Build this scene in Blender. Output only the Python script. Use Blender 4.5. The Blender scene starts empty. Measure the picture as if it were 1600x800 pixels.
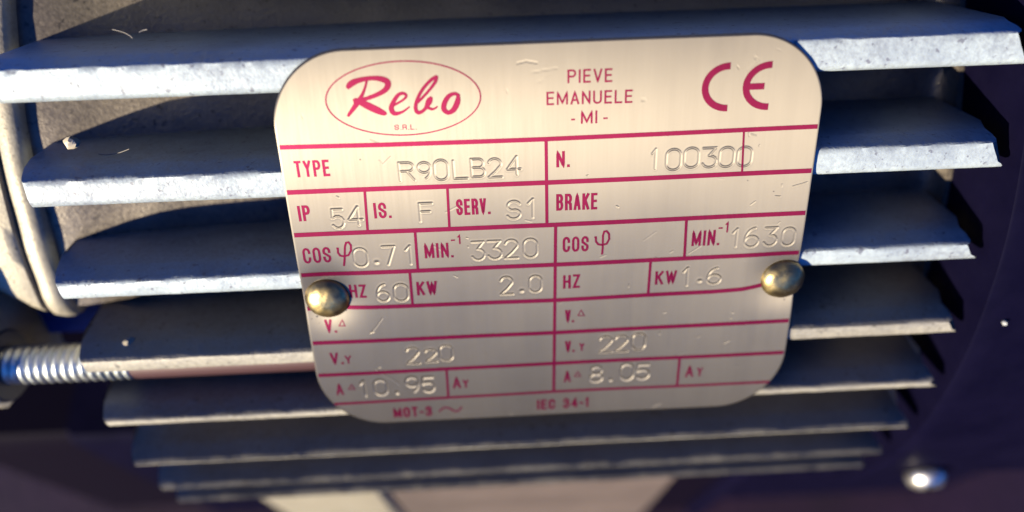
import bpy, math, random
import numpy as np
from mathutils import Matrix, Vector, noise

random.seed(7)
S = 0.07                      # metres per nameplate width; the tables below are in nameplate widths
TH = math.radians(36)         # the nameplate leans back: its normal rises this far above the horizon
AX_Y, AX_Z = -0.03, -1.29     # motor axis in the nameplate's own frame (x along axis, y up the plate, z out)
AXIS_H = 1.50 * S             # height of the motor axis above the ground
R_TIP = 1.29

# nameplate frame -> world
RX = Matrix.Rotation(math.pi / 2 - TH, 4, 'X')
AXIS_LOCAL = Vector((0, AX_Y * S, AX_Z * S))
OFF = Vector((0, 0, AXIS_H)) - (RX.to_3x3() @ AXIS_LOCAL)
OFF.y = 0
FRAME = Matrix.Translation(OFF) @ RX

sc = bpy.context.scene
COL = sc.collection

# ------------------------------------------------------------------ camera
cam = bpy.data.cameras.new('camera')
cam_o = bpy.data.objects.new('camera', cam)
COL.objects.link(cam_o)
sc.camera = cam_o
RM = [[0.9987361921312151, 0.028944980472544582, -0.04108779177182176],
      [-0.04422565059597018, 0.8945086088009948, -0.44485777571070045],
      [0.0238769838255114, 0.44611269527592773, 0.8946582323753823]]
CAM = (-0.11493198, 0.69602566, 1.35339986)
def fl(r): return Vector((r[0], -r[1], -r[2]))
cx, cy, cz = fl(RM[0]), -fl(RM[1]), -fl(RM[2])
M = Matrix(((cx.x, cy.x, cz.x), (cx.y, cy.y, cz.y), (cx.z, cy.z, cz.z))).to_4x4()
M.translation = Vector(CAM) * S
cam_o.matrix_world = FRAME @ M
cam.lens = 27.0
cam.sensor_width = 36.0
cam.clip_start = 0.005
cam.clip_end = 500
cam.dof.use_dof = True
cam.dof.focus_distance = 1.46 * S
cam.dof.aperture_fstop = 6.8

# ------------------------------------------------------------------ sky, sun, exposure
SUN_AZ, SUN_EL = math.radians(-48), math.radians(-13)      # seen from the nameplate: from its left, just below its normal
d = Vector((math.sin(SUN_AZ) * math.cos(SUN_EL), math.sin(SUN_EL), math.cos(SUN_AZ) * math.cos(SUN_EL)))
SUN = (RX.to_3x3() @ d).normalized()
el = math.asin(SUN.z)
world = bpy.data.worlds.new('World')
sc.world = world
world.use_nodes = True
nt = world.node_tree
sky = nt.nodes.new('ShaderNodeTexSky')
sky.sky_type = 'NISHITA'
sky.sun_disc = False
sky.sun_elevation = el
sky.sun_rotation = math.atan2(SUN.x, SUN.y)
sky.air_density = 0.4
sky.dust_density = 0.1
sky.ozone_density = 10.0
bg = nt.nodes['Background']
bg.inputs['Strength'].default_value = 0.125
nt.links.new(sky.outputs[0], bg.inputs['Color'])
sun = bpy.data.lights.new('sun', 'SUN')
sun.energy = 5.0
sun.angle = math.radians(0.5)
sun.color = (1.0, 0.885, 0.62)
sun_o = bpy.data.objects.new('sun', sun)
COL.objects.link(sun_o)
sun_o.rotation_euler = SUN.to_track_quat('Z', 'Y').to_euler()
vs = sc.view_settings
vs.view_transform = 'Standard'
vs.look = 'None'
vs.exposure = 1.25
vs.gamma = 1.0

sc.cycles.diffuse_bounces = 0       # deep, hard shade between the fins
sc.cycles.glossy_bounces = 3
# ---- measured layout of the nameplate's print and stamps, in nameplate widths
PRINT=[('S.R.L.', -0.2844, 0.2843, -0.2446, 0.2836, 0.0099, 0.0015), ('PIEVE', 0.0305, 0.3567, 0.1111, 0.3559, 0.0242, 0.0033), ('EMANUELE', -0.0075, 0.3189, 0.1483, 0.317, 0.0241, 0.0033), ('MI', 0.055, 0.2822, 0.0847, 0.2821, 0.024, 0.0034), ('-', 0.0369, 0.2806, 0.0443, 0.2806, 0.024, 0.003), ('-', 0.0958, 0.2806, 0.1039, 0.2806, 0.024, 0.003), ('N.', 0.0094, 0.2009, 0.0346, 0.2009, 0.0317, 0.0052), ('TYPE', -0.4753, 0.2023, -0.4109, 0.2021, 0.032, 0.0049), ('IP', -0.4817, 0.1139, -0.459, 0.1145, 0.0323, 0.0051), ('IS.', -0.3389, 0.1132, -0.306, 0.1133, 0.0323, 0.0051), ('SERV.', -0.1822, 0.1131, -0.1171, 0.1128, 0.0331, 0.0051), ('COS', -0.486, 0.0238, -0.4318, 0.0241, 0.034, 0.0048), ('MIN.', -0.2498, 0.0243, -0.1933, 0.024, 0.0324, 0.0049), ('-1', -0.1968, 0.0522, -0.1781, 0.0521, 0.0206, 0.003), ('HZ', -0.4063, -0.0585, -0.3725, -0.0585, 0.0305, 0.0049), ('KW', -0.2717, -0.058, -0.2304, -0.0575, 0.0314, 0.0054), ('BRAKE', 0.0088, 0.1138, 0.0876, 0.1133, 0.034, 0.0052), ('COS', 0.0211, 0.0244, 0.0723, 0.0244, 0.0334, 0.0049), ('MIN.', 0.2763, 0.025, 0.3318, 0.0248, 0.0335, 0.005), ('-1', 0.3274, 0.0518, 0.3468, 0.0517, 0.0232, 0.0031), ('HZ', 0.0219, -0.0578, 0.0561, -0.0564, 0.0312, 0.005), ('KW', 0.2082, -0.0585, 0.252, -0.0581, 0.0312, 0.0051), ('V.', -0.4656, -0.1372, -0.4421, -0.1371, 0.031, 0.005), ('V.', -0.4649, -0.2144, -0.4381, -0.2144, 0.0296, 0.0051), ('Y', -0.4348, -0.2137, -0.4212, -0.214, 0.0201, 0.0036), ('A', -0.4636, -0.2935, -0.4481, -0.2934, 0.0298, 0.0044), ('A', -0.2146, -0.2917, -0.1973, -0.2912, 0.0299, 0.0045), ('Y', -0.1931, -0.2909, -0.1808, -0.2911, 0.021, 0.0037), ('MOT-3', -0.3481, -0.3623, -0.2644, -0.3622, 0.0269, 0.0049), ('V.', 0.0263, -0.138, 0.045, -0.1376, 0.0303, 0.0048), ('V.', 0.0264, -0.2123, 0.0467, -0.2115, 0.0288, 0.0049), ('Y', 0.0565, -0.2101, 0.067, -0.2102, 0.0192, 0.0036), ('A', 0.0241, -0.2896, 0.039, -0.2895, 0.03, 0.0046), ('A', 0.2868, -0.2909, 0.3043, -0.2904, 0.0302, 0.0046), ('Y', 0.3118, -0.2893, 0.3243, -0.289, 0.0221, 0.0038), ('IEC', -0.0345, -0.36, 0.0052, -0.3603, 0.027, 0.0051), ('34-1', 0.0225, -0.3598, 0.0783, -0.359, 0.027, 0.0046)]
TRIANGLES=[([(-0.437, -0.1217), (-0.429, -0.1084), (-0.4246, -0.1223), (-0.437, -0.1217)], 0.0024), ([(-0.4369, -0.2795), (-0.4287, -0.267), (-0.4236, -0.2803), (-0.4369, -0.2795)], 0.0024), ([(0.0528, -0.1224), (0.0592, -0.1094), (0.0659, -0.1231), (0.0528, -0.1224)], 0.0024), ([(0.0472, -0.2754), (0.0537, -0.2633), (0.0605, -0.2762), (0.0472, -0.2754)], 0.0025)]
PHI=[([(-0.4192, 0.0543), (-0.4164, 0.0536), (-0.4175, 0.0447), (-0.414, 0.0381), (-0.4068, 0.0362), (-0.3977, 0.0384), (-0.3915, 0.0487), (-0.3907, 0.0597), (-0.3943, 0.0661), (-0.3991, 0.0653), (-0.4024, 0.0571), (-0.4047, 0.0414), (-0.4067, 0.0282), (-0.4095, 0.0149)], 0.004), ([(0.0832, 0.0549), (0.0862, 0.0543), (0.0864, 0.0454), (0.091, 0.0389), (0.0987, 0.037), (0.1077, 0.0392), (0.1126, 0.0494), (0.1117, 0.0603), (0.107, 0.0667), (0.1022, 0.0659), (0.1, 0.0578), (0.1001, 0.0422), (0.1001, 0.0291), (0.0992, 0.0159)], 0.0041)]
TILDE=[([(-0.249, -0.3522), (-0.2435, -0.3452), (-0.2357, -0.341), (-0.2282, -0.342), (-0.2215, -0.3476), (-0.2155, -0.3526), (-0.208, -0.3526), (-0.2026, -0.3472), (-0.1989, -0.3407)], 0.0038)]
BRUSH=[[(-0.3607, 0.3622, 0.0052), (-0.3578, 0.367, 0.0098), (-0.3507, 0.3723, 0.0111), (-0.3373, 0.3766, 0.0091), (-0.3177, 0.3791, 0.0078), (-0.3002, 0.3771, 0.0098), (-0.2901, 0.3719, 0.0111), (-0.2897, 0.3637, 0.0104), (-0.2976, 0.3555, 0.0091), (-0.3147, 0.3479, 0.0078), (-0.3349, 0.3421, 0.0072), (-0.3531, 0.3395, 0.0085)], [(-0.3518, 0.3421, 0.0065), (-0.3418, 0.3384, 0.0111), (-0.3265, 0.3294, 0.013), (-0.3111, 0.3211, 0.0124), (-0.3002, 0.3153, 0.0085), (-0.2978, 0.3125, 0.0039)], [(-0.325, 0.3771, 0.0039), (-0.3299, 0.3627, 0.0042), (-0.3366, 0.3498, 0.0059), (-0.3451, 0.3379, 0.0091), (-0.3547, 0.3262, 0.0078), (-0.3623, 0.3175, 0.0059), (-0.3659, 0.3126, 0.0039)], [(-0.2823, 0.3293, 0.0046), (-0.2669, 0.3371, 0.0042), (-0.2587, 0.344, 0.0046), (-0.2615, 0.3498, 0.0052), (-0.2717, 0.3482, 0.0065), (-0.2828, 0.3344, 0.0078), (-0.2869, 0.3228, 0.0091), (-0.2815, 0.3145, 0.0078), (-0.2671, 0.3173, 0.0046), (-0.2541, 0.3259, 0.0026)], [(-0.2009, 0.3784, 0.0045), (-0.2073, 0.3751, 0.0062), (-0.2168, 0.3681, 0.0059), (-0.2279, 0.3566, 0.0057), (-0.2356, 0.3454, 0.0059), (-0.2409, 0.3341, 0.0062), (-0.2434, 0.3248, 0.0066), (-0.2423, 0.3172, 0.007), (-0.2376, 0.3146, 0.007), (-0.2311, 0.3173, 0.0062), (-0.2249, 0.3229, 0.0068), (-0.2196, 0.332, 0.0108), (-0.2164, 0.3377, 0.0096), (-0.2134, 0.342, 0.0045)], [(-0.2009, 0.3788, 0.0041), (-0.2044, 0.3693, 0.0059), (-0.2119, 0.3594, 0.0052), (-0.2218, 0.3489, 0.0048), (-0.2304, 0.3406, 0.0048), (-0.239, 0.3328, 0.0045)], [(-0.2231, 0.324, 0.0057), (-0.2193, 0.3219, 0.0054), (-0.2143, 0.3199, 0.0043), (-0.209, 0.3211, 0.0038), (-0.204, 0.3247, 0.0025)], [(-0.1657, 0.343, 0.0059), (-0.1714, 0.3462, 0.0059), (-0.1821, 0.3426, 0.0078), (-0.1907, 0.331, 0.0091), (-0.1928, 0.319, 0.0091), (-0.185, 0.3126, 0.0078), (-0.1748, 0.3183, 0.0098), (-0.1677, 0.3314, 0.0098), (-0.1657, 0.343, 0.0059)]]
ELLIPSE=(-0.2638, 0.3404, 0.1379, 0.066, 0.0022)
CE=[(0.2734, 0.3219, 0.3825, 0.2946, 0.3242), (0.3481, 0.3977, 0.3819, 0.2939, 0.3877), 0.0121]
HLINES=[([(-0.4981, 0.261), (-0.3059, 0.2577), (-0.0097, 0.2563), (0.4957, 0.2591)], 0.0085), ([(-0.4994, 0.1736), (-0.0086, 0.1719), (0.4988, 0.1733)], 0.0093), ([(-0.5012, 0.086), (-0.0094, 0.0845), (0.5028, 0.0867)], 0.0093), ([(-0.5041, -0.0018), (0.0071, -0.0021), (0.509, -0.0005)], 0.0092), ([(-0.5009, -0.0795), (0.0061, -0.0834), (0.1957, -0.0813), (0.3238, -0.0805), (0.3894, -0.0779), (0.4412, -0.0702), (0.4995, -0.0628)], 0.009), ([(-0.4994, -0.1598), (0.0038, -0.1614), (0.4973, -0.1585)], 0.0091), ([(-0.4967, -0.2406), (0.0026, -0.2387), (0.4946, -0.2382)], 0.0085), ([(-0.4729, -0.3169), (0.0023, -0.313), (0.4622, -0.3143)], 0.0061)]
VLINES=[([(-0.0093, 0.2555), (-0.0094, 0.0842)], 0.0059), ([(0.0074, 0.0834), (0.0022, -0.313)], 0.0062), ([(0.3578, 0.2596), (0.3623, 0.1742)], 0.0038), ([(-0.3514, 0.1727), (-0.355, 0.0871)], 0.0048), ([(-0.1963, 0.1721), (-0.1978, 0.0864)], 0.0048), ([(-0.2644, 0.0855), (-0.2658, 0.0007)], 0.0052), ([(-0.2821, -0.0013), (-0.283, -0.0801)], 0.0053), ([(-0.2255, -0.2413), (-0.2262, -0.313)], 0.0048), ([(0.2624, 0.0863), (0.2644, 0.0013)], 0.0055), ([(0.1969, -0.001), (0.1956, -0.0843)], 0.0054), ([(0.2719, -0.2387), (0.2712, -0.3153)], 0.0053)]
STAMPS=[('R', -0.2833, -0.2566, 0.1875, 0.0346), ('9', -0.2485, -0.2253, 0.1883, 0.0331), ('0', -0.2183, -0.1929, 0.1857, 0.0392), ('L', -0.1823, -0.1579, 0.1872, 0.0347), ('B', -0.1492, -0.1248, 0.1892, 0.0347), ('2', -0.1177, -0.0932, 0.187, 0.0362), ('4', -0.0823, -0.0578, 0.1908, 0.0347), ('5', -0.4202, -0.3977, 0.0964, 0.0389), ('4', -0.3877, -0.3622, 0.1017, 0.0372), ('F', -0.2519, -0.2281, 0.1037, 0.0365), ('S', -0.0851, -0.06, 0.1007, 0.0366), ('1', -0.0463, -0.0315, 0.1019, 0.0382), ('0', -0.3882, -0.362, 0.0119, 0.0397), ('.', -0.3482, -0.3407, 0.0172, 0.0058), ('7', -0.3304, -0.3072, 0.0142, 0.0392), ('1', -0.2876, -0.2733, 0.0135, 0.0397), ('3', -0.1571, -0.1326, 0.0153, 0.0397), ('3', -0.1257, -0.0992, 0.0158, 0.0393), ('2', -0.0923, -0.067, 0.0163, 0.0397), ('0', -0.0552, -0.029, 0.0161, 0.0402), ('6', -0.3516, -0.3278, -0.0682, 0.0385), ('0', -0.317, -0.2901, -0.0692, 0.0386), ('2', -0.1039, -0.0795, -0.0647, 0.0394), ('.', -0.0643, -0.0581, -0.0614, 0.0053), ('0', -0.0456, -0.0216, -0.0629, 0.0373), ('1', 0.1876, 0.1987, 0.1907, 0.0384), ('0', 0.216, 0.2433, 0.1865, 0.0407), ('0', 0.2499, 0.2772, 0.1898, 0.0385), ('3', 0.2842, 0.3112, 0.1887, 0.0378), ('0', 0.3164, 0.3438, 0.188, 0.0385), ('0', 0.3507, 0.3778, 0.1876, 0.0379), ('1', 0.3564, 0.3696, 0.0199, 0.0387), ('6', 0.3824, 0.4095, 0.0175, 0.0412), ('3', 0.4208, 0.446, 0.0182, 0.0396), ('0', 0.4568, 0.4816, 0.0168, 0.0389), ('1', 0.2641, 0.2779, -0.0635, 0.0405), ('.', 0.2966, 0.3029, -0.057, 0.0053), ('6', 0.3151, 0.3419, -0.0625, 0.0362), ('2', -0.3062, -0.2801, -0.2213, 0.0402), ('2', -0.2677, -0.2436, -0.2191, 0.0316), ('0', -0.2362, -0.2105, -0.2194, 0.0392), ('1', -0.4126, -0.3975, -0.299, 0.0398), ('0', -0.3818, -0.3552, -0.2987, 0.0389), ('.', -0.3392, -0.3302, -0.2997, 0.008), ('9', -0.3141, -0.2875, -0.2967, 0.0399), ('5', -0.28, -0.2542, -0.2971, 0.0378), ('2', 0.0985, 0.125, -0.2166, 0.0402), ('2', 0.1319, 0.1584, -0.2166, 0.0403), ('0', 0.1685, 0.1951, -0.2143, 0.0412), ('8', 0.0806, 0.1076, -0.2922, 0.039), ('.', 0.1209, 0.1301, -0.2935, 0.008), ('0', 0.1467, 0.1738, -0.291, 0.0409), ('5', 0.1804, 0.2084, -0.2905, 0.037)]
SCRATCHES=[([(-0.0587, 0.3953), (-0.0425, 0.3985), (-0.0232, 0.3946)], 0.7), ([(-0.0331, 0.3782), (-0.0136, 0.3813), (0.0124, 0.3842)], 0.35), ([(-0.3736, -0.2303), (-0.3591, -0.2458), (-0.3403, -0.2603), (-0.3274, -0.275)], 1), ([(-0.3739, -0.1413), (-0.3627, -0.1289), (-0.3467, -0.1069)], 0.6), ([(-0.375, -0.1412), (-0.3677, -0.1388)], 1.2), ([(0.3635, -0.2075), (0.3751, -0.2015)], 0.7), ([(0.2208, -0.3693), (0.2393, -0.3573)], 0.6), ([(0.4637, 0.1429), (0.4816, 0.1476), (0.4905, 0.1504)], 0.7), ([(0.4326, 0.1246), (0.4421, 0.1233)], 0.8), ([(0.3859, 0.1083), (0.3945, 0.1151)], 0.6), ([(0.1637, 0.3232), (0.1738, 0.3204)], 0.9), ([(-0.3301, 0.2682), (-0.311, 0.2587), (-0.3058, 0.2444)], 0.4), ([(-0.3183, 0.2281), (-0.3121, 0.2203), (-0.2965, 0.2346)], 0.4), ([(0.392, -0.2669), (0.4028, -0.2705)], 0.7), ([(-0.4422, -0.2632), (-0.4324, -0.249)], 0.4), ([(0.3725, 0.2502), (0.3833, 0.2462)], 0.5), ([(-0.1958, -0.0164), (-0.1885, -0.0211)], 0.6), ([(0.2299, -0.1263), (0.2357, -0.1243)], 0.6), ([(0.3723, -0.1316), (0.3764, -0.1328)], 0.9), ([(-0.0942, -0.3658), (-0.0901, -0.3687)], 0.8), ([(-0.0769, -0.3486), (-0.0703, -0.3334)], 0.5)]
DOTS=[(-0.4789, -0.0984, 0.0024), (-0.49, -0.1028, 0.0014), (-0.4759, -0.1127, 0.001), (-0.4182, -0.0872, 0.0017), (0.4806, -0.1085, 0.002), (0.3748, 0.1587, 0.0014), (0.4276, 0.1343, 0.0014), (-0.3532, 0.2314, 0.0014), (-0.4859, -0.3161, 0.001)]
RIVETS=[(-0.4522, -0.0579), (0.4715, -0.0599)]

# ------------------------------------------------------------------ helpers
class MB:
    def __init__(s): s.v = []; s.f = []
    def add(s, vs, fs):
        o = len(s.v); s.v += [tuple(p) for p in vs]; s.f += [tuple(i + o for i in f) for f in fs]
    def grid(s, rows, close_u=False, close_v=False, flip=False):
        n, m = len(rows), len(rows[0]); vs = [p for r in rows for p in r]; fs = []
        for i in range(n if close_u else n - 1):
            for j in range(m if close_v else m - 1):
                a, b, c, e = i * m + j, i * m + (j + 1) % m, ((i + 1) % n) * m + (j + 1) % m, ((i + 1) % n) * m + j
                fs.append((a, e, c, b) if flip else (a, b, c, e))
        s.add(vs, fs)
    def build(s, name, mat, parent=None, smooth=True, angle=40, scale=S, fix=True):
        me = bpy.data.meshes.new(name)
        me.from_pydata([tuple(c * scale for c in p) for p in s.v], [], s.f)
        if fix:
            import bmesh
            bm = bmesh.new(); bm.from_mesh(me)
            bmesh.ops.recalc_face_normals(bm, faces=bm.faces); bm.to_mesh(me); bm.free()
        if smooth:
            me.polygons.foreach_set('use_smooth', [True] * len(me.polygons))
            me.set_sharp_from_angle(angle=math.radians(angle))
        me.materials.append(mat)
        o = bpy.data.objects.new(name, me)
        COL.objects.link(o)
        if parent: o.parent = parent
        return o

def tag(o, label, cat, group=None):
    o['label'] = label; o['category'] = cat
    if group: o['group'] = group
    return o

class Mat:
    def __init__(s, name, base=(.5, .5, .5), metal=0., rough=.5, spec=.5, aniso=0.):
        s.m = bpy.data.materials.new(name); s.m.use_nodes = True
        s.t = s.m.node_tree; s.p = s.t.nodes['Principled BSDF']
        s.p.inputs['Base Color'].default_value = (*base, 1)
        s.p.inputs['Metallic'].default_value = metal
        s.p.inputs['Roughness'].default_value = rough
        s.p.inputs['Specular IOR Level'].default_value = spec
        s.p.inputs['Anisotropic'].default_value = aniso
        s.co = s.n('ShaderNodeTexCoord').outputs['Object']
        s.nrm = None
    def n(s, t, **k):
        x = s.t.nodes.new(t)
        for a, b in k.items(): setattr(x, a, b)
        return x
    def link(s, a, b): s.t.links.new(a, b)
    def scaled(s, sx, sy, sz):
        m = s.n('ShaderNodeMapping'); m.inputs['Scale'].default_value = (sx, sy, sz)
        s.link(s.co, m.inputs['Vector']); return m.outputs[0]
    def noise(s, scale, detail=4, rough=.6, vec=None):
        x = s.n('ShaderNodeTexNoise'); x.inputs['Scale'].default_value = scale
        x.inputs['Detail'].default_value = detail; x.inputs['Roughness'].default_value = rough
        s.link(vec or s.co, x.inputs['Vector']); return x.outputs['Fac']
    def voro(s, scale, out='Distance', vec=None):
        x = s.n('ShaderNodeTexVoronoi'); x.inputs['Scale'].default_value = scale
        s.link(vec or s.co, x.inputs['Vector']); return x.outputs[out]
    def ramp(s, fac, stops):
        r = s.n('ShaderNodeValToRGB'); e = r.color_ramp.elements
        while len(e) < len(stops): e.new(.5)
        for q, (p, c) in zip(e, stops):
            q.position = p; q.color = (*c, 1) if isinstance(c, tuple) else (c, c, c, 1)
        s.link(fac, r.inputs[0]); return r.outputs[0]
    def mix(s, fac, a, b, mode='MIX'):
        x = s.n('ShaderNodeMix', data_type='RGBA', blend_type=mode)
        for i, q in ((0, fac), (6, a), (7, b)):
            if isinstance(q, (int, float)): x.inputs[i].default_value = q
            elif isinstance(q, tuple): x.inputs[i].default_value = (*q, 1)
            else: s.link(q, x.inputs[i])
        return x.outputs[2]
    def bump(s, h, strength, dist):
        b = s.n('ShaderNodeBump'); b.inputs['Strength'].default_value = strength
        b.inputs['Distance'].default_value = dist
        s.link(h, b.inputs['Height'])
        if s.nrm: s.link(s.nrm, b.inputs['Normal'])
        s.nrm = b.outputs[0]; s.link(s.nrm, s.p.inputs['Normal'])
    def base(s, c): s.link(c, s.p.inputs['Base Color'])
    def rough(s, c): s.link(c, s.p.inputs['Roughness'])
    def metal(s, c): s.link(c, s.p.inputs['Metallic'])

# ------------------------------------------------------------------ materials
# cast aluminium of the fins: grey, gritty, with dark pits and dirt
def cast(name, c0, c1, metal, r0, r1, dirt):
    m = Mat(name)
    big = m.noise(90, 5, .65)
    patch = m.noise(38, 6, .7, m.scaled(.35, 1, 1))
    fine = m.noise(1500, 3, .6)
    grit = m.voro(2300)
    col = m.ramp(big, [(.3, c0), (.7, c1)])
    spots = m.ramp(fine, [(.35, .42), (.60, 0.)])
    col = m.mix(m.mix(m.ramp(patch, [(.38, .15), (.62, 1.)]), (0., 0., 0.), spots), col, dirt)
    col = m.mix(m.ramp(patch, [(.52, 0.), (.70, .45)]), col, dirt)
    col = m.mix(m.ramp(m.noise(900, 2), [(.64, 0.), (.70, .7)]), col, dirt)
    m.base(col)
    m.p.inputs['Metallic'].default_value = metal
    m.rough(m.ramp(fine, [(.3, r0), (.7, r1)]))
    m.bump(fine, .5, .00016 if 'frame' in name else .00007)
    m.bump(grit, .4, .00005)
    m.bump(big, .5, .0002)
    return m.m
M_FIN = cast('fin_cast_aluminium', (.29, .335, .395), (.46, .52, .555), .12, .40, .60, (.115, .11, .155))
M_FIN_DIM = cast('fin_dimmed_aluminium', (.27, .25, .225), (.40, .365, .31), .12, .45, .65, (.09, .08, .075))  # darker, browner copy of the fin metal: dimmer light on lower fins as colour
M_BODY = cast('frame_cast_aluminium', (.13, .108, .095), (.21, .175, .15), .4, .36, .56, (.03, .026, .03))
M_BELL = cast('shield_cast_aluminium', (.34, .30, .24), (.43, .385, .31), .3, .45, .65, (.17, .145, .115))
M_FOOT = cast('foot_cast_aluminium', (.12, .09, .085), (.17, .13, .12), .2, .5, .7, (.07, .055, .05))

m = Mat('cowl_black_paint', (.002, .002, .007), 0, .42, .03)
m.rough(m.ramp(m.noise(300, 4), [(.3, .5), (.7, .7)]))
m.bump(m.noise(700, 3), .3, .00006)
m.base(m.ramp(m.noise(120, 6, .7), [(.3, (.0022, .0018, .010)), (.75, (.0042, .0034, .015))]))
M_COWL = m.m

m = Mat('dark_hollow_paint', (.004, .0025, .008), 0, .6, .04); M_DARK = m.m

m = Mat('zinc_thread', (.72, .74, .70), .8, .28)
m.rough(m.ramp(m.noise(500, 3), [(.3, .32), (.7, .52)])); M_BOLT = m.m
m = Mat('screw_chrome', (.66, .63, .6), 1, .22)
m.rough(m.ramp(m.noise(400, 3), [(.3, .28), (.7, .5)])); m.bump(m.noise(600, 3), .4, .0003); M_SCREW = m.m

m = Mat('rivet_brass', (.46, .38, .24), 1, .25)
m.base(m.ramp(m.noise(210, 5, .65), [(.3, (.14, .11, .08)), (.62, (.48, .36, .16))]))
m.rough(m.ramp(m.noise(700, 3), [(.3, .30), (.7, .48)]))
m.bump(m.noise(500, 4), .35, .0002); M_RIVET = m.m

# nameplate: brushed aluminium, the grain runs up and down the plate
def brushed(name, base_a, base_b, metal, r0, r1, aniso):
    m = Mat(name, metal=metal, aniso=aniso)
    v = m.scaled(1, .02, 1)
    g = m.noise(2600, 3, .6, v); g2 = m.noise(420, 3, .6, m.scaled(1, .035, 1)); cl = m.noise(55, 4, .6)
    m.base(m.mix(.45, m.ramp(cl, [(.3, base_a), (.7, base_b)]), m.ramp(g2, [(.3, base_a), (.7, base_b)])))
    m.rough(m.mix(.5, m.ramp(g, [(.3, r0), (.7, r1)]), m.ramp(cl, [(.3, r0), (.7, r1)])))
    m.bump(g, .12, .00004)
    uv = m.n('ShaderNodeTangent', direction_type='UV_MAP', uv_map='UVMap')
    m.link(uv.outputs[0], m.p.inputs['Tangent'])
    return m
M_PLATE = brushed('plate_brushed_aluminium', (.160, .140, .124), (.188, .165, .145), .84, .49, .57, .895).m
_ink = brushed('magenta_ink_on_metal', (.115, .0015, .027), (.14, .0025, .034), .6, .42, .52, .85)
_ink.p.inputs['Specular IOR Level'].default_value = .2
M_INK = _ink.m
M_SPECK = Mat('dark_dirt', (.05, .04, .05), 0, .7).m

# ------------------------------------------------------------------ the motor root
motor = bpy.data.objects.new('electric_motor', None)
COL.objects.link(motor)
motor.empty_display_size = .02
tag(motor, 'finned cast aluminium electric motor with riveted nameplate and black fan cowl', 'electric motor')
base_local = Vector((0, 0, 0))
motor.matrix_world = FRAME

def cyl(r, phi, x):           # point on a cylinder about the motor axis; phi = 0 faces out of the nameplate, up positive
    return (x, AX_Y + r * math.sin(phi), AX_Z + r * math.cos(phi))
D2R = math.radians

# ------------------------------------------------------------------ frame: the drum that the fins grow from, with an end ring
R_FLOOR = 1.11
mb = MB()
prof = [(-1.06, .9), (-1.06, 1.112), (-1.04, 1.112), (-1.0, 1.106), (-.96, 1.097)]
def floor_r(x):               # the drum is drafted: it rises towards the drive end
    return float(np.interp(x, [-1.03, -.9, -.7, -.5, -.2, .9], [1.105, 1.085, 1.068, 1.052, 1.035, 1.035]))
prof += [(-.9 + 1.76 * i / 60, floor_r(-.9 + 1.76 * i / 60)) for i in range(61)]
prof += [(.885, 1.045), (.893, 1.09), (.93, 1.09), (.95, .9)]
rows = []
for i in range(141):
    ph = D2R(-150 + 240 * i / 140)
    row = []
    for x, r in prof:
        lim = 1.0
        # the end ring is scalloped away below the nameplate's middle, where the tie rod passes
        dg = math.degrees(ph)
        if x < -.93 and r > 1.02 and dg < -6.0:
            t = min(1, (-6.0 - dg) / 3.5)
            r = r * (1 - t) + .98 * t
        nz = noise.noise(Vector((x * 9, ph * 9, 3))) * .004
        row.append(cyl(r + nz, ph, x))
    rows.append(row)
mb.grid(rows)
mb.build('frame', M_BODY, motor, angle=60)

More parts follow.
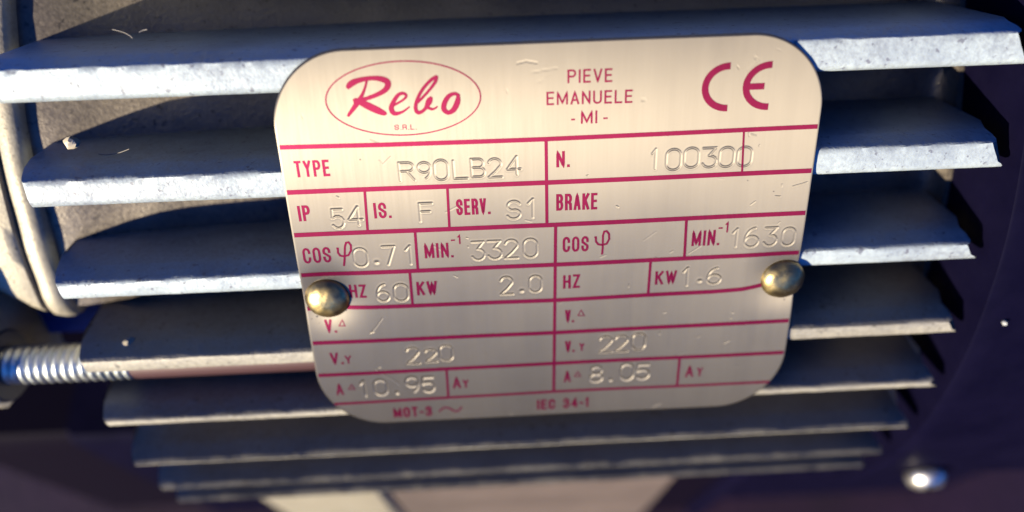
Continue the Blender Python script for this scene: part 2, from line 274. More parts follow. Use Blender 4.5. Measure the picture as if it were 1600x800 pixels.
# ------------------------------------------------------------------ cooling fins
# (plate-frame position of the lower tip edge: y, z) measured fin by fin
TIPS = [(.560, -.130), (.355, -.014), (.155, -.010), (-.046, -.014), (-.224, -.014), (-.376, -.028), (-.536, -.082), (-.684, -.162), (-.790, -.228)]
XL, XR = -.984, .890
def fin(k, ty, tz, th):
    ph = math.atan2(ty - AX_Y, tz - AX_Z)
    tilt = ph * (.25 if ph > 0 else .08)                       # fins lean a little towards the plate's normal
    o = (0, math.sin(tilt), math.cos(tilt))        # outwards
    u = (0, math.cos(tilt), -math.sin(tilt))       # up
    depth = .34
    # cross-section (outwards a, upwards b), b = 0 at the lower tip corner; drafted sides, rounded tip
    sec = [(-depth, -.036), (-.22, -.018), (-.10, -.008), (-.034, -.002), (-.020, .0005), (-.010, .0035), (-.004, .0075), (-.001, .0125), (0., .018)]
    nf = 4
    for i in range(1, nf + 1): sec.append((.001 * math.sin(i / nf * math.pi), .018 + (th - .034) * i / nf))
    sec += [(-.004, th - .0135), (-.012, th - .011), (-.030, th - .006), (-.046, th - .002), (-.052, th - .0005), (-.10, th + .002), (-.22, th + .008), (-depth, th + .016)]
    n = 170
    shear = -math.tan(ph - tilt) * (.3 if ph > 0 else .9)
    rows = []
    for i in range(n + 1):
        t = i / n
        row = []
        for (a, b) in sec:
            dl = -a
            xl = XL - min(dl, .12) * .27              # the fin is longer at its root
            xr = XR
            # rounded tip corners
            e = max(0., .030 - dl) / .030
            xl += .006 * (1 - math.sqrt(max(0., 1 - e * e)))
            eb = min(1., max(0., .030 - b) / .030) * max(0., 1 - dl / .06)
            xl += .020 * (1 - math.sqrt(max(0., 1 - eb * eb)))
            xr -= .034 * max(0., (b - .0) / th) * (1 if dl < .06 else .4) + .020 * (1 - math.sqrt(max(0., 1 - e * e))) + .012 * max(0., 1 - b / .012) ** 2
            # ease the sampling towards both ends
            x = xl + (xr - xl) * t
            nz = noise.noise(Vector((x * 14, k * 7.3, b * 40))) * .0016 + noise.noise(Vector((x * 55, k * 3.1 + 9, b * 60))) * .0012
            nb = noise.noise(Vector((x * 20, k * 5.7, 4.4))) * .0013 + noise.noise(Vector((x * 80, k * 2.7, 8.4))) * .0011
            kn = max(.12, 1 - dl / .012)
            bb = b + (nb + nz * .4) * kn
            aa = a + nz * kn + shear * b * max(0., 1 - dl / .12)
            row.append((x, ty + aa * o[1] + bb * u[1], tz + aa * o[2] + bb * u[2]))
        rows.append(row)
    mb = MB(); mb.grid(rows)
    m = len(sec)
    mb.f.append(tuple(range(m))); mb.f.append(tuple(range(n * m + m - 1, n * m - 1, -1)))
    return mb.build('cooling_fin', M_FIN_DIM if k >= 4 else M_FIN, motor, angle=50)
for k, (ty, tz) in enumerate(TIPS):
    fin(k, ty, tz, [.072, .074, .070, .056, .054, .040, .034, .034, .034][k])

# ------------------------------------------------------------------ bearing shield at the drive end
mb = MB()
rows = []
prof = [(-1.1165, .8), (-1.1165, 1.132), (-1.120, 1.140), (-1.14, 1.144), (-1.25, 1.145), (-1.5, 1.145), (-1.7, 1.13), (-1.7, .8)]
for i in range(91):
    t = i / 90
    row = []
    for x, r in prof:
        lo = -7.2 + max(0, (-1.12 - x)) * 42            # lower edge of the lobe, climbing to the left
        ph = D2R(lo + (80 - lo) * t)
        if t < .03: r = r - (1 - math.sqrt(1 - (1 - t / .03) ** 2)) * .06
        row.append(cyl(r + noise.noise(Vector((x * 12, ph * 12, 1))) * .004, ph, x))
    rows.append(row)
mb.grid(rows)
m = len(prof); mb.f.append(tuple(range(m)))
mb.build('bearing_shield', M_BELL, motor, angle=55)
# lug that takes the tie rod
mb = MB()
def box(mb, x0, x1, y0, y1, z0, z1, bev=.012):
    # bevelled box: three stacked octagonal-edged slabs in z
    def ring(z, i): return [(x0 + i, y0, z), (x1 - i, y0, z), (x1, y0 + i, z), (x1, y1 - i, z), (x1 - i, y1, z), (x0 + i, y1, z), (x0, y1 - i, z), (x0, y0 + i, z)]
    def inset(z, k, i): return [(x0 + k + i, y0 + k, z), (x1 - k - i, y0 + k, z), (x1 - k, y0 + k + i, z), (x1 - k, y1 - k - i, z), (x1 - k - i, y1 - k, z), (x0 + k + i, y1 - k, z), (x0 + k, y1 - k - i, z), (x0 + k, y0 + k + i, z)]
    rs = [inset(z0, bev, bev), ring(z0 + bev, bev), ring(z1 - bev, bev), inset(z1, bev, bev)]
    mb.grid(rs, close_v=True)
    o = len(mb.v) - 32
    mb.f.append(tuple(o + i for i in range(8))[::-1]); mb.f.append(tuple(o + 24 + i for i in range(8)))
box(mb, -1.60, -1.215, -.36, -.02, -.36, -.085, .02)
mb.build('tie_rod_lug', M_BELL, motor, angle=30)

# ------------------------------------------------------------------ threaded tie rod (real helical thread)
by, bz, br = -.262, -.130, .044
mb = MB()
pitch = .0190
rows = []
nx, na = 300, 24
x0, x1 = -1.25, -.93
for i in range(nx + 1):
    x = x0 + (x1 - x0) * i / nx
    row = []
    for j in range(na):
        a = 2 * math.pi * j / na
        w = (x / pitch - j / na) % 1
        tri = 1 - abs(2 * w - 1)
        r = br - .0075 * (1 - min(1, tri * 1.25))
        row.append((x, by + r * math.sin(a), bz + r * math.cos(a)))
    rows.append(row)
mb.grid(rows, close_v=True)
mb.f.append(tuple(range(na))); mb.f.append(tuple(range(nx * na + na - 1, nx * na - 1, -1)))
rod = mb.build('tie_rod', M_BOLT, motor, angle=25)
mb = MB()
rows = []
for (x, r) in [(-1.235, .045), (-1.235, .078), (-1.229, .083), (-1.216, .083), (-1.210, .078), (-1.210, .045)]:
    rows.append([(x, by + r * math.sin(2 * math.pi * j / 32), bz + r * math.cos(2 * math.pi * j / 32)) for j in range(32)])
mb.grid(rows, close_v=True)
mb.build('washer', Mat('dark_washer', (.10, .11, .15), .8, .4).m, rod, angle=30)

mb = MB()
mb.grid([[(x, by + r * math.sin(2 * math.pi * j / 24), bz + r * math.cos(2 * math.pi * j / 24)) for j in range(24)] for x, r in [(-.934, .03), (-.934, .040), (-.928, .043), (.30, .043)]], close_v=True)
mb.build('shank', Mat('oxide_red_shank', (.06, .025, .03), .2, .55).m, rod, angle=30)['label'] = 'smooth reddish shank of the tie rod'
# added blue sheet, its colour stands for sky-lit shade above the tie rod
mb = MB()
mb.grid([[cyl(r, D2R(-14.5 + 9.5 * i / 30), x) for x, r in [(-1.75, .9), (-1.75, 1.02), (-1.0, 1.02), (-.99, .9)]] for i in range(31)])
mb.build('blue_shade_sheet', Mat('blue_skylit_shade', (.025, .05, .22), 0, .5, .2).m, motor, angle=40)['label'] = 'blue sheet coloured as sky-lit shade in the hollow above the threaded rod'
# flange ring between the frame and the bearing shield
mb = MB(); rows = []
for i in range(121):
    ph = D2R(-7.5 + 90 * i / 120); row = []
    for x, r in [(-1.115, .9), (-1.115, 1.125), (-1.105, 1.138), (-1.085, 1.142), (-1.070, 1.139), (-1.058, 1.126), (-1.058, .9)]:
        e = (1 - min(1, i / 5)) ** 2 * .03
        row.append(cyl(r - e + noise.noise(Vector((x * 14, ph * 14, 6))) * .004, ph, x))
    rows.append(row)
mb.grid(rows); mb.f.append(tuple(range(7)))
mb.build('end_flange', M_BELL, motor, angle=50)

# ------------------------------------------------------------------ fan cowl
mb = MB()
rows = []
for i in range(161):
    ph = D2R(-140 + 220 * i / 160)
    row = []
    for x, r in [(.905, 1.07), (.905, 1.301), (.910, 1.304), (.96, 1.304), (1.2, 1.306), (1.6, 1.31), (2.3, 1.31), (2.36, 1.26), (2.36, .6)]:
        row.append(cyl(r + noise.noise(Vector((x * 4, ph * 6, 2))) * .003, ph, x))
    rows.append(row)
mb.grid(rows)
cowl = mb.build('fan_cowl', M_COWL, motor, angle=50)
# pan-head screw on the cowl rim
ph = D2R(-38.6); c = cyl(1.309, ph, 1.07)
o = Vector((0, math.sin(ph), math.cos(ph))); ux = Vector((1, 0, 0)); uy = o.cross(ux)
def lathe(prof, c, o, ux, uy, n=32):
    return [[tuple(Vector(c) + o * h + ux * (r * math.cos(2 * math.pi * j / n)) + uy * (r * math.sin(2 * math.pi * j / n))) for j in range(n)] for r, h in prof]
mb = MB(); mb.grid(lathe([(.001, .052), (.018, .051), (.034, .046), (.046, .036), (.053, .022), (.054, .010), (.051, .0), (.03, -.01)], c, o, ux, uy), close_v=True)
scr = mb.build('cowl_screw', M_SCREW, cowl, angle=40)
mb = MB()
for a in (.5, .5 + math.pi / 2):
    dx = ux * math.cos(a) + uy * math.sin(a); dy = o.cross(dx)
    p = Vector(c) + o * .0515
    vs = [p + dx * sx * .024 + dy * sy * .005 + o * sz * .002 for sz in (-1, 1) for sx, sy in ((-1, -1), (1, -1), (1, 1), (-1, 1))]
    mb.add(vs, [(0, 1, 2, 3), (4, 5, 6, 7), (0, 1, 5, 4), (1, 2, 6, 5), (2, 3, 7, 6), (3, 0, 4, 7)])
mb.build('cross_recess', M_DARK, scr, smooth=False)

# ------------------------------------------------------------------ feet: a wide pale one and a narrow one, dropping straight to the ground
dn = Vector((0, -math.cos(TH), -math.sin(TH)))          # world down in the plate frame
fw = Vector((0, -math.sin(TH), math.cos(TH)))           # world horizontal, towards the camera
def foot(x0, x1, start, length, thick, mat, name='mounting_foot'):
    p0 = Vector((0, start[0], start[1]))
    rows = []
    b = .02
    ring = [(x0 + b, 0), (x0, -b), (x0, -thick), (x1, -thick), (x1, -b), (x1 - b, 0)]
    for s in [0, .01, .03] + [.03 + (length - .03) * i / 8 for i in range(1, 9)]:
        k = b * (1 - min(1, s / .03)) 
        rows.append([tuple(Vector((x, 0, 0)) + p0 + dn * s + fw * (w - (k if w > -b * 1.5 else 0))) for x, w in ring])
    mb = MB(); mb.grid(rows, close_v=True); m = len(ring)
    mb.f.append(tuple(range(m))[::-1]); mb.f.append(tuple(range(m * (len(rows) - 1), m * len(rows))))
    return mb.build(name, mat, motor, angle=35)
def ground_len(start): # distance straight down to the ground
    p = FRAME @ (Vector((0, start[0], start[1])) * S)
    return p.z / S - .03
FS = (-.90, -.42)
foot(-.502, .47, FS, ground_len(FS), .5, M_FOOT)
foot(-.915, -.505, (-.915, -.424), ground_len((-.915, -.424)), .5, M_BELL, 'foot_pad')
foot(.70, .77, (-.93, -.46), ground_len((-.93, -.46)), .4, M_COWL, 'cable_clamp')
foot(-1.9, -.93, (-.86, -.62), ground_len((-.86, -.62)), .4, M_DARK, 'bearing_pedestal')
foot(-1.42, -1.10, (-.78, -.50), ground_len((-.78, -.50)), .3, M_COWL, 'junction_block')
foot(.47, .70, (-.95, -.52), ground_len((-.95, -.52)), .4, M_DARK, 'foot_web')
foot(.77, 1.9, (-1.0, -.60), ground_len((-1.0, -.60)), .4, M_COWL, 'cowl_support')

# ------------------------------------------------------------------ nameplate
PW, PT, PB, PR_ = .5, .4312, -.3770, .137
def arc(cx, cy, rx, ry, a0, a1, n=10):
    return [(cx + rx * math.cos(D2R(a0 + (a1 - a0) * i / n)), cy + ry * math.sin(D2R(a0 + (a1 - a0) * i / n))) for i in range(n + 1)]
# stamped (punched) characters: stroke paths in a unit box
STAMP = {
 '0': [arc(.5, .70, .5, .30, 0, 180) + arc(.5, .30, .5, .30, 180, 360) + [(1, .70)]],
 '1': [[(.1, .76), (.7, 1), (.7, 0)]],
 '2': [arc(.5, .72, .48, .28, 165, -20) + [(.55, .32), (0, 0), (1, 0)]],
 '3': [[(.04, 1), (.95, 1), (.45, .60)] + arc(.5, .30, .5, .30, 85, -160)],
 '4': [[(.72, 0), (.72, 1), (0, .30), (1, .30)]],
 '5': [[(.95, 1), (.12, 1), (.06, .55)] + arc(.5, .32, .5, .32, 130, -150)],
 '6': [arc(.75, .35, .75, .65, 95, 170, 8) + arc(.5, .29, .5, .29, 180, -180, 18)],
 '7': [[(0, 1), (1, 1), (.35, 0)]],
 '8': [arc(.5, .75, .42, .25, 270, -90, 18), arc(.5, .25, .5, .25, 90, -270, 18)],
 '9': [arc(.5, .70, .5, .30, 0, 360, 18) + arc(.3, .60, .7, .60, 8, -65, 8)],
 'R': [[(0, 0), (0, 1)] + [(.6, 1)] + arc(.62, .76, .38, .24, 90, -90) + [(0, .52)], [(.5, .52), (1, 0)]],
 'B': [[(0, 0), (0, 1), (.6, 1)] + arc(.6, .76, .32, .24, 90, -90) + [(0, .52)], [(.6, .52)] + arc(.62, .26, .38, .26, 90, -90) + [(0, 0)]],
 'L': [[(0, 1), (0, 0), (1, 0)]],
 'F': [[(0, 0), (0, 1), (1, 1)], [(0, .54), (.8, .54)]],
 'S': [arc(.5, .74, .47, .26, 20, 250, 12) + arc(.5, .26, .5, .26, 75, -160, 12)],
 '.': [[(.4, .5), (.6, .5)]],
}
segs = []                      # (x0, y0, x1, y1, depth factor, width factor)
def jit(a): return random.uniform(-a, a)
for ch, xa, xb, yb, h in STAMPS:
    rot = jit(.03); k = random.uniform(.85, 1.15)
    k *= .7 if yb > .0 else .95
    if yb < -.12: k *= 1.75               # the lower rows are punched deeper
    if ch == '0' and abs(yb + .055) < .015 and -.02 < xb < .02: k *= .55
    for path in STAMP[ch]:
        pts = [(xa + (xb - xa) * (px + rot * (py - .5)), yb + h * py) for px, py in path]
        for (p, q) in zip(pts, pts[1:]):
            segs.append((*p, *q, k, 1.6 if ch == '.' else 1.0))
for pts, k in SCRATCHES:
    for (p, q) in zip(pts, pts[1:]): segs.append((*p, *q, .5 * k, .6))

for q in range(60):            # small dings and hairline scratches from handling
    x, y = random.uniform(-.47, .47), random.uniform(-.35, .41)
    a = random.uniform(0, math.pi); L = random.choice([.003, .004, .006, .012, .03])
    segs.append((x, y, x + L * math.cos(a), y + L * math.sin(a), random.uniform(.12, .45) * (1 if L < .01 else .35), random.uniform(.45, .8)))

W_ST = .0018
def groove(dist, k, w):
    s = W_ST * w
    return -.0009 * k * np.exp(-(dist / s) ** 2) + .00010 * k * np.exp(-((dist - 2.1 * s) / (s * .9)) ** 2)
def seg_dist(x, y, s):
    dx, dy = s[2] - s[0], s[3] - s[1]; L = dx * dx + dy * dy + 1e-12
    t = np.clip(((x - s[0]) * dx + (y - s[1]) * dy) / L, 0, 1)
    return np.hypot(x - s[0] - t * dx, y - s[1] - t * dy)
def smooth_warp(x, y):
    # the sheet: nearly flat, pulled down a touch at the rivets, faint waviness
    z = -.004 * (y / .4) ** 2 - .009 * np.clip((y - .1) / .33, 0, 1) ** 2
    for rx, ry in RIVETS:
        z = z - .008 * np.exp(-((x - rx) ** 2 + (y - ry) ** 2) / .055 ** 2)
    z = z + .0007 * np.sin(7.3 * x + 1.1) * np.sin(6.1 * y + .4) + .0004 * np.sin(17 * x - 9 * y)
    return z
def relief(x, y):
    """height of the plate surface at arrays x, y (any shape), grooves as the deepest of the near strokes"""
    low = np.zeros_like(x); rim = np.zeros_like(x)
    for s in segs:
        r = .010
        mk = (x > min(s[0], s[2]) - r) & (x < max(s[0], s[2]) + r) & (y > min(s[1], s[3]) - r) & (y < max(s[1], s[3]) + r)
        if mk.any():
            g = groove(seg_dist(x[mk], y[mk], s), s[4], s[5])
            low[mk] = np.minimum(low[mk], g); rim[mk] = np.maximum(rim[mk], g)
    return low + np.where(low < -.0002, 0, rim) + smooth_warp(x, y)

NX, NY = 1080, 800
# rows: denser towards the rounded top and bottom
ys = np.linspace(0, 1, NY)
def half(y):
    t = np.where(y > PT - PR_, (y - (PT - PR_)) / PR_, np.where(y < PB + PR_, ((PB + PR_) - y) / PR_, 0))
    return PW - PR_ + PR_ * np.sqrt(np.clip(1 - t * t, 0, 1))
nc = 70
th_ = np.linspace(0, math.pi / 2, nc)
top = PT - PR_ + PR_ * np.sin(th_[::-1]); bot = PB + PR_ - PR_ * np.sin(th_)
mid = np.linspace(PT - PR_, PB + PR_, NY - 2 * nc + 2)[1:-1]
yy = np.concatenate([top, mid, bot])
# small round-over along the rim comes from extra border rings below
INS = .004
X = np.empty((NY, NX)); Y = np.repeat(yy[:, None], NX, 1)
ub = np.linspace(-1, 1, NX)
X = half(yy)[:, None] * ub[None, :]
shr_x = (PW - INS) / PW
ymid = (PT + PB) / 2; shr_y = ((PT - PB) / 2 - INS) / ((PT - PB) / 2)
X *= shr_x; Y = ymid + (Y - ymid) * shr_y
Z = np.empty_like(X)
Zg = np.zeros_like(X)
low = np.zeros_like(X); rim = np.zeros_like(X)
ycol = Y[:, 0]
for s in segs:
    r = .010
    i0 = np.searchsorted(-ycol, -(max(s[1], s[3]) + r)); i1 = np.searchsorted(-ycol, -(min(s[1], s[3]) - r))
    if i1 <= i0: continue
    xs, ysb = X[i0:i1], Y[i0:i1]
    hw = xs[:, -1].max()
    j0 = max(0, int(((min(s[0], s[2]) - r) / hw + 1) / 2 * NX) - 12); j1 = min(NX, int(((max(s[0], s[2]) + r) / hw + 1) / 2 * NX) + 12)
    sl = (slice(i0, i1), slice(j0, j1))
    g = groove(seg_dist(X[sl], Y[sl], s), s[4], s[5])
    low[sl] = np.minimum(low[sl], g); rim[sl] = np.maximum(rim[sl], g)
Z = low + np.where(low < -.0002, 0, rim) + smooth_warp(X, Y)
verts = np.stack([X, Y, Z], -1).reshape(-1, 3)
idx = np.arange(NX * NY).reshape(NY, NX)
quads = np.stack([idx[:-1, :-1], idx[1:, :-1], idx[1:, 1:], idx[:-1, 1:]], -1).reshape(-1, 4)
# border loop, then rings: rounded lip, side, underside
loop = np.concatenate([idx[:, 0], idx[-1, 1:], idx[::-1, -1][1:], idx[0, ::-1][1:-1]])
n = len(loop)
P = verts[loop]
nx_ = P[:, 0] / np.maximum(1e-6, np.abs(P[:, 0]))
ctr = np.stack([np.clip(P[:, 0], -(PW - PR_), PW - PR_), np.clip(P[:, 1], PB + PR_, PT - PR_)], -1)
dirs = P[:, :2] - ctr; dirs /= np.maximum(1e-6, np.linalg.norm(dirs, axis=1))[:, None]
allv = [verts]; base = len(verts); prev = loop; extra = []
for off, dz in [(INS * .6, -.0006), (INS * .9, -.0018), (INS, -.0040), (INS, -.0075), (INS * .5, -.0090), (-.25, -.0090)]:
    Q = np.stack([P[:, 0] + dirs[:, 0] * off, P[:, 1] + dirs[:, 1] * off, smooth_warp(P[:, 0], P[:, 1]) + dz], -1)
    allv.append(Q); cur = np.arange(base, base + n); base += n
    extra.append(np.stack([prev, cur, np.roll(cur, -1), np.roll(prev, -1)], -1)[:, ::1])
    prev = cur
verts = np.concatenate(allv); quads = np.concatenate([quads] + extra)
me = bpy.data.meshes.new('nameplate')
me.vertices.add(len(verts)); me.loops.add(quads.size); me.polygons.add(len(quads))
me.vertices.foreach_set('co', (verts * S).astype(np.float32).ravel())
me.polygons.foreach_set('loop_start', np.arange(0, quads.size, 4))
me.loops.foreach_set('vertex_index', quads.astype(np.int32).ravel())
me.polygons.foreach_set('use_smooth', np.ones(len(quads), bool))
me.update(calc_edges=True)
uvl = me.uv_layers.new(name='UVMap')
uvl.data.foreach_set('uv', verts[quads.ravel()][:, :2].astype(np.float32).ravel())
me.materials.append(M_PLATE)
plate = bpy.data.objects.new('nameplate', me); COL.objects.link(plate); plate.parent = motor
plate['label'] = 'brushed aluminium nameplate with magenta print and stamped figures'

# ------------------------------------------------------------------ print on the nameplate: flat ink that follows the sheet and its grooves
class Ink:
    def __init__(s): s.v = []; s.f = []; s.lift = .0006
    def stroke(s, pts, w, cap=0.):
        """ribbon of width w (number, or one per point) along pts, finely divided"""
        P = [Vector(p[:2]) for p in pts]; Wd = list(w) if hasattr(w, '__len__') else [w] * len(P)
        Q = [P[0]]; V = [Wd[0]]
        for i in range(1, len(P)):
            L = (P[i] - P[i - 1]).length
            if L < 1e-6: continue
            k = max(1, int(L / .0035))
            for j in range(1, k + 1):
                Q.append(P[i - 1].lerp(P[i], j / k)); V.append(Wd[i - 1] + (Wd[i] - Wd[i - 1]) * j / k)
        closed = (Q[0] - Q[-1]).length < 1e-6 and len(Q) > 3
        if closed: Q.pop(); V.pop()
        if cap and not closed:
            Q[0] = Q[0] - (Q[1] - Q[0]).normalized() * cap; Q[-1] = Q[-1] + (Q[-1] - Q[-2]).normalized() * cap
        n = len(Q); o = len(s.v)
        for i in range(n):
            a = Q[(i - 1) % n] if (closed or i > 0) else None; b = Q[(i + 1) % n] if (closed or i < n - 1) else None
            d0 = (Q[i] - a).normalized() if a is not None else None; d1 = (b - Q[i]).normalized() if b is not None else None
            if d0 is None: d0 = d1
            if d1 is None: d1 = d0
            n0 = Vector((-d0.y, d0.x)); n1 = Vector((-d1.y, d1.x)); mm = n0 + n1
            mm = n0 if mm.length < .2 else mm.normalized()
            kk = min(1.8, 1 / max(.4, mm.dot(n0)))
            for t in (-.5, 0, .5):
                q = Q[i] + mm * (V[i] * t * kk); s.v.append((q.x, q.y, s.lift))
        for i in range(n if closed else n - 1):
            a, b = o + 3 * i, o + 3 * ((i + 1) % n)
            s.f += [(a, b, b + 1, a + 1), (a + 1, b + 1, b + 2, a + 2)]
        s.lift += .000012
    def disc(s, x, y, r, n=10):
        o = len(s.v); s.v.append((x, y, s.lift))
        for j in range(n):
            q = r * random.uniform(.75, 1.1); s.v.append((x + q * math.cos(2 * math.pi * j / n), y + q * math.sin(2 * math.pi * j / n), s.lift))
        s.f += [(o, o + 1 + j, o + 1 + (j + 1) % n) for j in range(n)]; s.lift += .000012
    def build(s, name, mat=None):
        a = np.array(s.v); z = relief(a[:, 0].copy(), a[:, 1].copy()) + a[:, 2]
        me = bpy.data.meshes.new(name)
        me.from_pydata([(x * S, y * S, q * S) for (x, y, _), q in zip(s.v, z)], [], s.f)
        u = me.uv_layers.new(name='UVMap')
        for l in me.loops: u.data[l.index].uv = s.v[l.vertex_index][:2]
        me.polygons.foreach_set('use_smooth', [True] * len(me.polygons))
        me.materials.append(mat or M_INK)
        o = bpy.data.objects.new(name, me); COL.objects.link(o); o.parent = plate
        return o

LIFT = [.0002]
def new_ink():
    i = Ink(); LIFT[0] += .000004; i.lift = LIFT[0]; return i

# condensed capitals, stroke centre lines in a unit box (ends reach the box)
O_ = arc(.5, .74, .5, .26, 0, 180, 8) + arc(.5, .26, .5, .26, 180, 360, 8) + [(1, .74)]
CAPS = {
 'A': (1.0, [[(0, 0), (.5, 1), (1, 0)], [(.2, .30), (.8, .30)]]),
 'B': (1.0, [[(0, 0), (0, 1), (.55, 1)] + arc(.55, .77, .4, .23, 90, -90, 8) + [(0, .54)], [(.55, .54)] + arc(.58, .27, .42, .27, 90, -90, 8) + [(0, 0)]]),
 'C': (1.0, [[(1, .70), (1, .74)] + arc(.5, .74, .5, .26, 0, 180, 8) + arc(.5, .26, .5, .26, 180, 360, 8) + [(1, .30)]]),
 'E': (.85, [[(1, 1), (0, 1), (0, 0), (1, 0)], [(0, .52), (.88, .52)]]),
 'H': (1.0, [[(0, 0), (0, 1)], [(1, 0), (1, 1)], [(0, .52), (1, .52)]]),
 'I': (.0, [[(.5, 0), (.5, 1)]]),
 'K': (1.0, [[(0, 0), (0, 1)], [(1, 1), (.05, .42)], [(.36, .60), (1, 0)]]),
 'L': (.85, [[(0, 1), (0, 0), (1, 0)]]),
 'M': (1.35, [[(0, 0), (0, 1), (.5, .08), (1, 1), (1, 0)]]),
 'N': (1.0, [[(0, 0), (0, 1), (1, 0), (1, 1)]]),
 'O': (1.0, [O_]),
 'P': (1.0, [[(0, 0), (0, 1), (.6, 1)] + arc(.6, .74, .4, .26, 90, -90, 8) + [(0, .48)]]),
 'R': (1.0, [[(0, 0), (0, 1), (.6, 1)] + arc(.6, .75, .4, .25, 90, -90, 8) + [(0, .50)], [(.55, .50), (.95, .36), (1, 0)]]),
 'S': (1.0, [[(1, .70), (1, .76)] + arc(.5, .76, .5, .24, 0, 180, 8) + [(.03, .64), (.5, .50), (.97, .36)] + arc(.5, .24, .5, .24, 0, -180, 8) + [(0, .30)]]),
 'T': (.9, [[(0, 1), (1, 1)], [(.5, 1), (.5, 0)]]),
 'U': (1.0, [[(0, 1), (0, .26)] + arc(.5, .26, .5, .26, 180, 360, 8) + [(1, 1)]]),
 'V': (1.0, [[(0, 1), (.5, 0), (1, 1)]]),
 'W': (1.5, [[(0, 1), (.27, 0), (.5, .92), (.73, 0), (1, 1)]]),
 'Y': (1.0, [[(0, 1), (.5, .48), (1, 1)], [(.5, .48), (.5, 0)]]),
 'Z': (.9, [[(0, 1), (1, 1), (0, 0), (1, 0)]]),
 '.': (.0, None), '-': (.45, [[(0, .42), (1, .42)]]),
 '1': (.25, [[(0, .80), (1, 1), (1, 0)]]),
 '3': (.95, [[(0, .74)] + arc(.5, .76, .48, .24, 170, -90, 9) , [(.5, .52)] + arc(.5, .26, .5, .26, 90, -170, 9)]),
 '4': (1.0, [[(.75, 0), (.75, 1), (0, .28), (1, .28)]]),
 ' ': (.5, []),
}
def text_ink(txt, xa, ya, xb, yb, h, sw):
    ink = new_ink()
    rel = [CAPS[c][0] for c in txt]; gap = .38
    nar = sum(1 for c in txt)
    total = sum(rel) + gap * (len(txt) - 1)
    inner = (xb - xa) - sw * nar                         # each character also takes one stroke width
    unit = inner / total if total > 0 else 0
    x = xa
    for c, r in zip(txt, rel):
        w = unit * r
        t = (x - xa) / max(1e-6, xb - xa); y = ya + (yb - ya) * t
        if CAPS[c][1] is None:
            ink.stroke([(x + sw * .5, y), (x + sw * .5, y + sw)], sw)
        else:
            for path in CAPS[c][1]:
                hv = sw * .5
                pts = [(x + hv + w * px, y + hv + (h - sw) * py) for px, py in path]
                ink.stroke(pts, sw * random.uniform(.96, 1.04), cap=hv * .9)
        x += w + sw + unit * gap
    return ink.build('printed_word')
for row in PRINT:
    o = text_ink(*row)
    o['label'] = 'magenta printed lettering ' + {'-': 'dash', '-1': 'superscript minus one'}.get(row[0], row[0]) + ' on the plate'
for pts, w in PHI:
    i = new_ink(); i.stroke(pts, w); i.build('printed_symbol')['label'] = 'magenta printed Greek letter phi'
for pts, w in TRIANGLES:
    i = new_ink(); i.stroke(pts, w * .8); i.build('printed_symbol')['label'] = 'small magenta outline triangle'
for pts, w in TILDE:
    i = new_ink(); i.stroke(pts, w); i.build('printed_symbol')['label'] = 'magenta wavy alternating current sign'
# grid lines
def hx(y): return float(half(np.array([y]))[0]) - INS * 1.1
for pts, w in HLINES:
    pts = [list(p) for p in pts]
    pts[0][0] = -hx(pts[0][1]); pts[-1][0] = hx(pts[-1][1])
    if len(pts) > 4: pts[-1][0] = .49
    i = new_ink(); i.stroke(pts, w); i.build('printed_rule')
for pts, w in VLINES:
    i = new_ink(); i.stroke(pts, w); i.build('printed_rule')
# oval and brush script
ex, ey, erx, ery, ew = ELLIPSE
i = new_ink(); i.stroke(arc(ex, ey, erx, ery, 0, 360, 72), ew); i.build('printed_oval')
i = new_ink()
def spline(pts, n=6):
    out = []
    for k in range(len(pts) - 1):
        p0 = pts[max(0, k - 1)]; p1 = pts[k]; p2 = pts[k + 1]; p3 = pts[min(len(pts) - 1, k + 2)]
        for j in range(n):
            t = j / n
            out.append(tuple(.5 * (2 * b + (c - a) * t + (2 * a - 5 * b + 4 * c - e) * t * t + (3 * b - a - 3 * c + e) * t ** 3) for a, b, c, e in zip(p0, p1, p2, p3)))
    out.append(pts[-1]); return out
for st in BRUSH:
    q = spline(st); i.stroke([(a, b) for a, b, _ in q], [w for _, _, w in q])
i.build('printed_script')['label'] = 'magenta brush script name inside the oval'
# CE mark
for k, (xl, xe, yt, yb_, xm) in enumerate(CE[:2]):
    w = CE[2]
    r = (yt - yb_) / 2 - w / 2; cy_ = (yt + yb_) / 2
    rx = (xe - xl) - w / 2
    i = new_ink()
    i.stroke([(xe + .001, cy_ + r)] + arc(xe, cy_, rx, r, 90, 270, 28) + [(xe + .001, cy_ - r)], w)
    if k == 1: i.stroke([(xl + w * .9, cy_), (xm, cy_)], w * .95)
    i.build('printed_symbol')['label'] = 'magenta letter %s of the conformity mark' % 'CE'[k]
# dirt dots on the plate
for x, y, r in DOTS:
    i = new_ink(); i.disc(x, y, r * .8); i.build('dirt_spot', M_SPECK)

# ------------------------------------------------------------------ rivets
for q, (rx, ry) in enumerate(RIVETS):
    z0 = float(smooth_warp(np.array([rx]), np.array([ry]))[0])
    prof = [(.0005, .0262), (.008, .0259), (.016, .0248), (.024, .0228), (.031, .0197), (.037, .0153), (.0415, .0098), (.044, .0045), (.0445, .001), (.044, -.002)]
    rows = []
    for r, h in prof:
        row = []
        for j in range(48):
            a = 2 * math.pi * j / 48
            x, y = rx + r * math.cos(a) * 1.02, ry + r * math.sin(a) * .98
            dz = noise.noise(Vector((x * 60, y * 60, q * 5))) * .0012 if h > .004 else 0
            row.append((x, y, z0 + h + dz))
        rows.append(row)
    mb = MB(); mb.grid(rows, close_v=True); mb.f.append(tuple(range(48)))
    mb.build('rivet', M_RIVET, plate, angle=60)

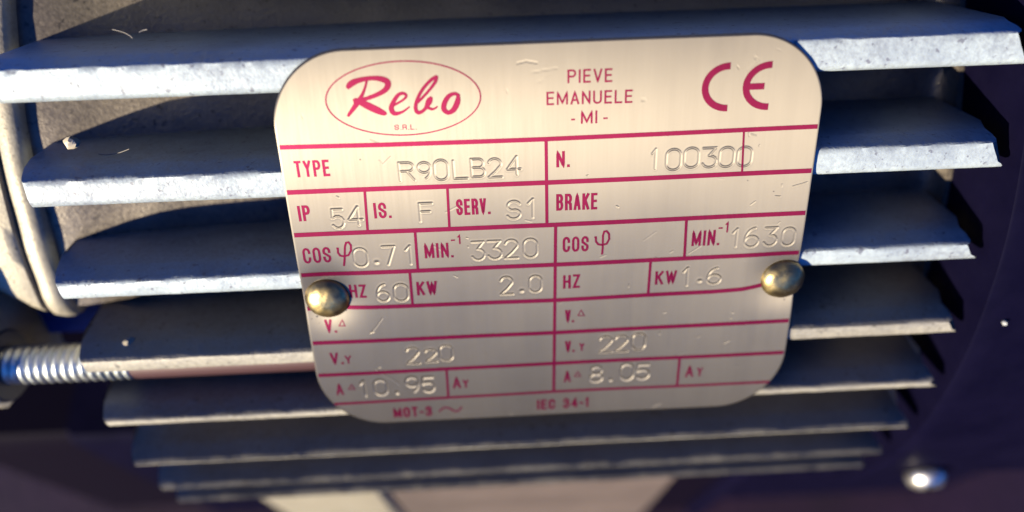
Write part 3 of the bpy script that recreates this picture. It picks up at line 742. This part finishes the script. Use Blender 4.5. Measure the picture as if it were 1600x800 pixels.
# ------------------------------------------------------------------ loose dirt: grit and lint
M_GRIT = Mat('pale_grit', (.55, .47, .36), 0, .8).m
M_LINT = Mat('lint_fibre', (.20, .18, .17), 0, .7).m
M_CHIP = Mat('white_chip', (.35, .35, .36), 0, .6).m
def place(o, c):
    o.matrix_world = FRAME @ Matrix.Translation(Vector(c) * S)
def grit(c, r, mat, label, cat='grit', group=None, flat=1.):
    rows = []
    sd = random.random() * 50
    for i in range(7):
        t = math.pi * (i + .02) / 6.04; row = []
        for j in range(9):
            a = 2 * math.pi * j / 9
            v = Vector((math.sin(t) * math.cos(a), math.sin(t) * math.sin(a), math.cos(t)))
            row.append(tuple(v * r * (1 + .45 * noise.noise(v * 1.4 + Vector((sd, 0, 0)))) * Vector((1, 1, flat)).length / 1.732))
        rows.append(row)
    mb = MB(); mb.grid(rows, close_v=True)
    o = mb.build('grit', mat, None, angle=30)
    place(o, c); tag(o, label, cat, group); return o
def fibre(pts, r, label, group=None):
    c = Vector(pts[0]); q = spline([tuple(p) for p in pts], 5)
    rows = []
    for k, p in enumerate(q):
        p = Vector(p); t = (Vector(q[min(k + 1, len(q) - 1)]) - Vector(q[max(k - 1, 0)])).normalized()
        a = t.cross(Vector((.3, .5, .8))).normalized(); b = t.cross(a)
        rows.append([tuple(p - c + (a * math.cos(2 * math.pi * j / 5) + b * math.sin(2 * math.pi * j / 5)) * r) for j in range(5)])
    mb = MB(); mb.grid(rows, close_v=True)
    o = mb.build('lint_fibre', M_LINT, None, angle=80)
    place(o, c); tag(o, label, 'fibre', group); return o
LOOSE = True
# grit lying on the drum between the fins
grit((-.9115, .259, -.09), .013, M_GRIT, 'pale grain of grit in the upper left gap between fins', group='grains of grit')
grit((-.8971, -.1785, -.06), .015, M_GRIT, 'pale grain of grit on the dark fin above the threaded rod', group='grains of grit')
grit(cyl(1.309, D2R(-6.7), .955), .006, M_CHIP, 'tiny white chip on the black cowl', 'chip')

def on(x, y, z): return (x, y, z)
fibre([(-.7846, .4640, -.10), (-.7700, .4610, -.096), (-.7550, .4560, -.090), (-.7460, .4500, -.085)], .0008, 'short pale lint fibre above the top left fin, nearest the end cover', 'lint fibres on the fins')
fibre([(-.735, .459, -.090), (-.727, .462, -.092), (-.719, .463, -.090)], .0009, 'tiny pale curl of lint right of the longer fibre above the top left fin', 'lint fibres on the fins')
fibre([(-.872, .232, -.10), (-.855, .231, -.095), (-.83, .235, -.09), (-.805, .243, -.088)], .0009, 'thin curved lint fibre below the pale grit on the second fin from the top', 'lint fibres on the fins')
# ------------------------------------------------------------------ ground
mg = Mat('ground_paving', (.03, .022, .03), 0, .8)
mg.base(mg.ramp(mg.noise(25, 6, .7), [(.3, (.013, .003, .018)), (.7, (.026, .006, .032))]))
mg.bump(mg.noise(300, 4), .4, .001)
mb = MB()
N = 12
rows = [[(-150 + 300 * j / N, -150 + 300 * i / N, 0) for j in range(N + 1)] for i in range(N + 1)]
mb.grid(rows)
g = mb.build('ground', mg.m, None, smooth=False, scale=1.0, fix=False)
g['kind'] = 'structure'
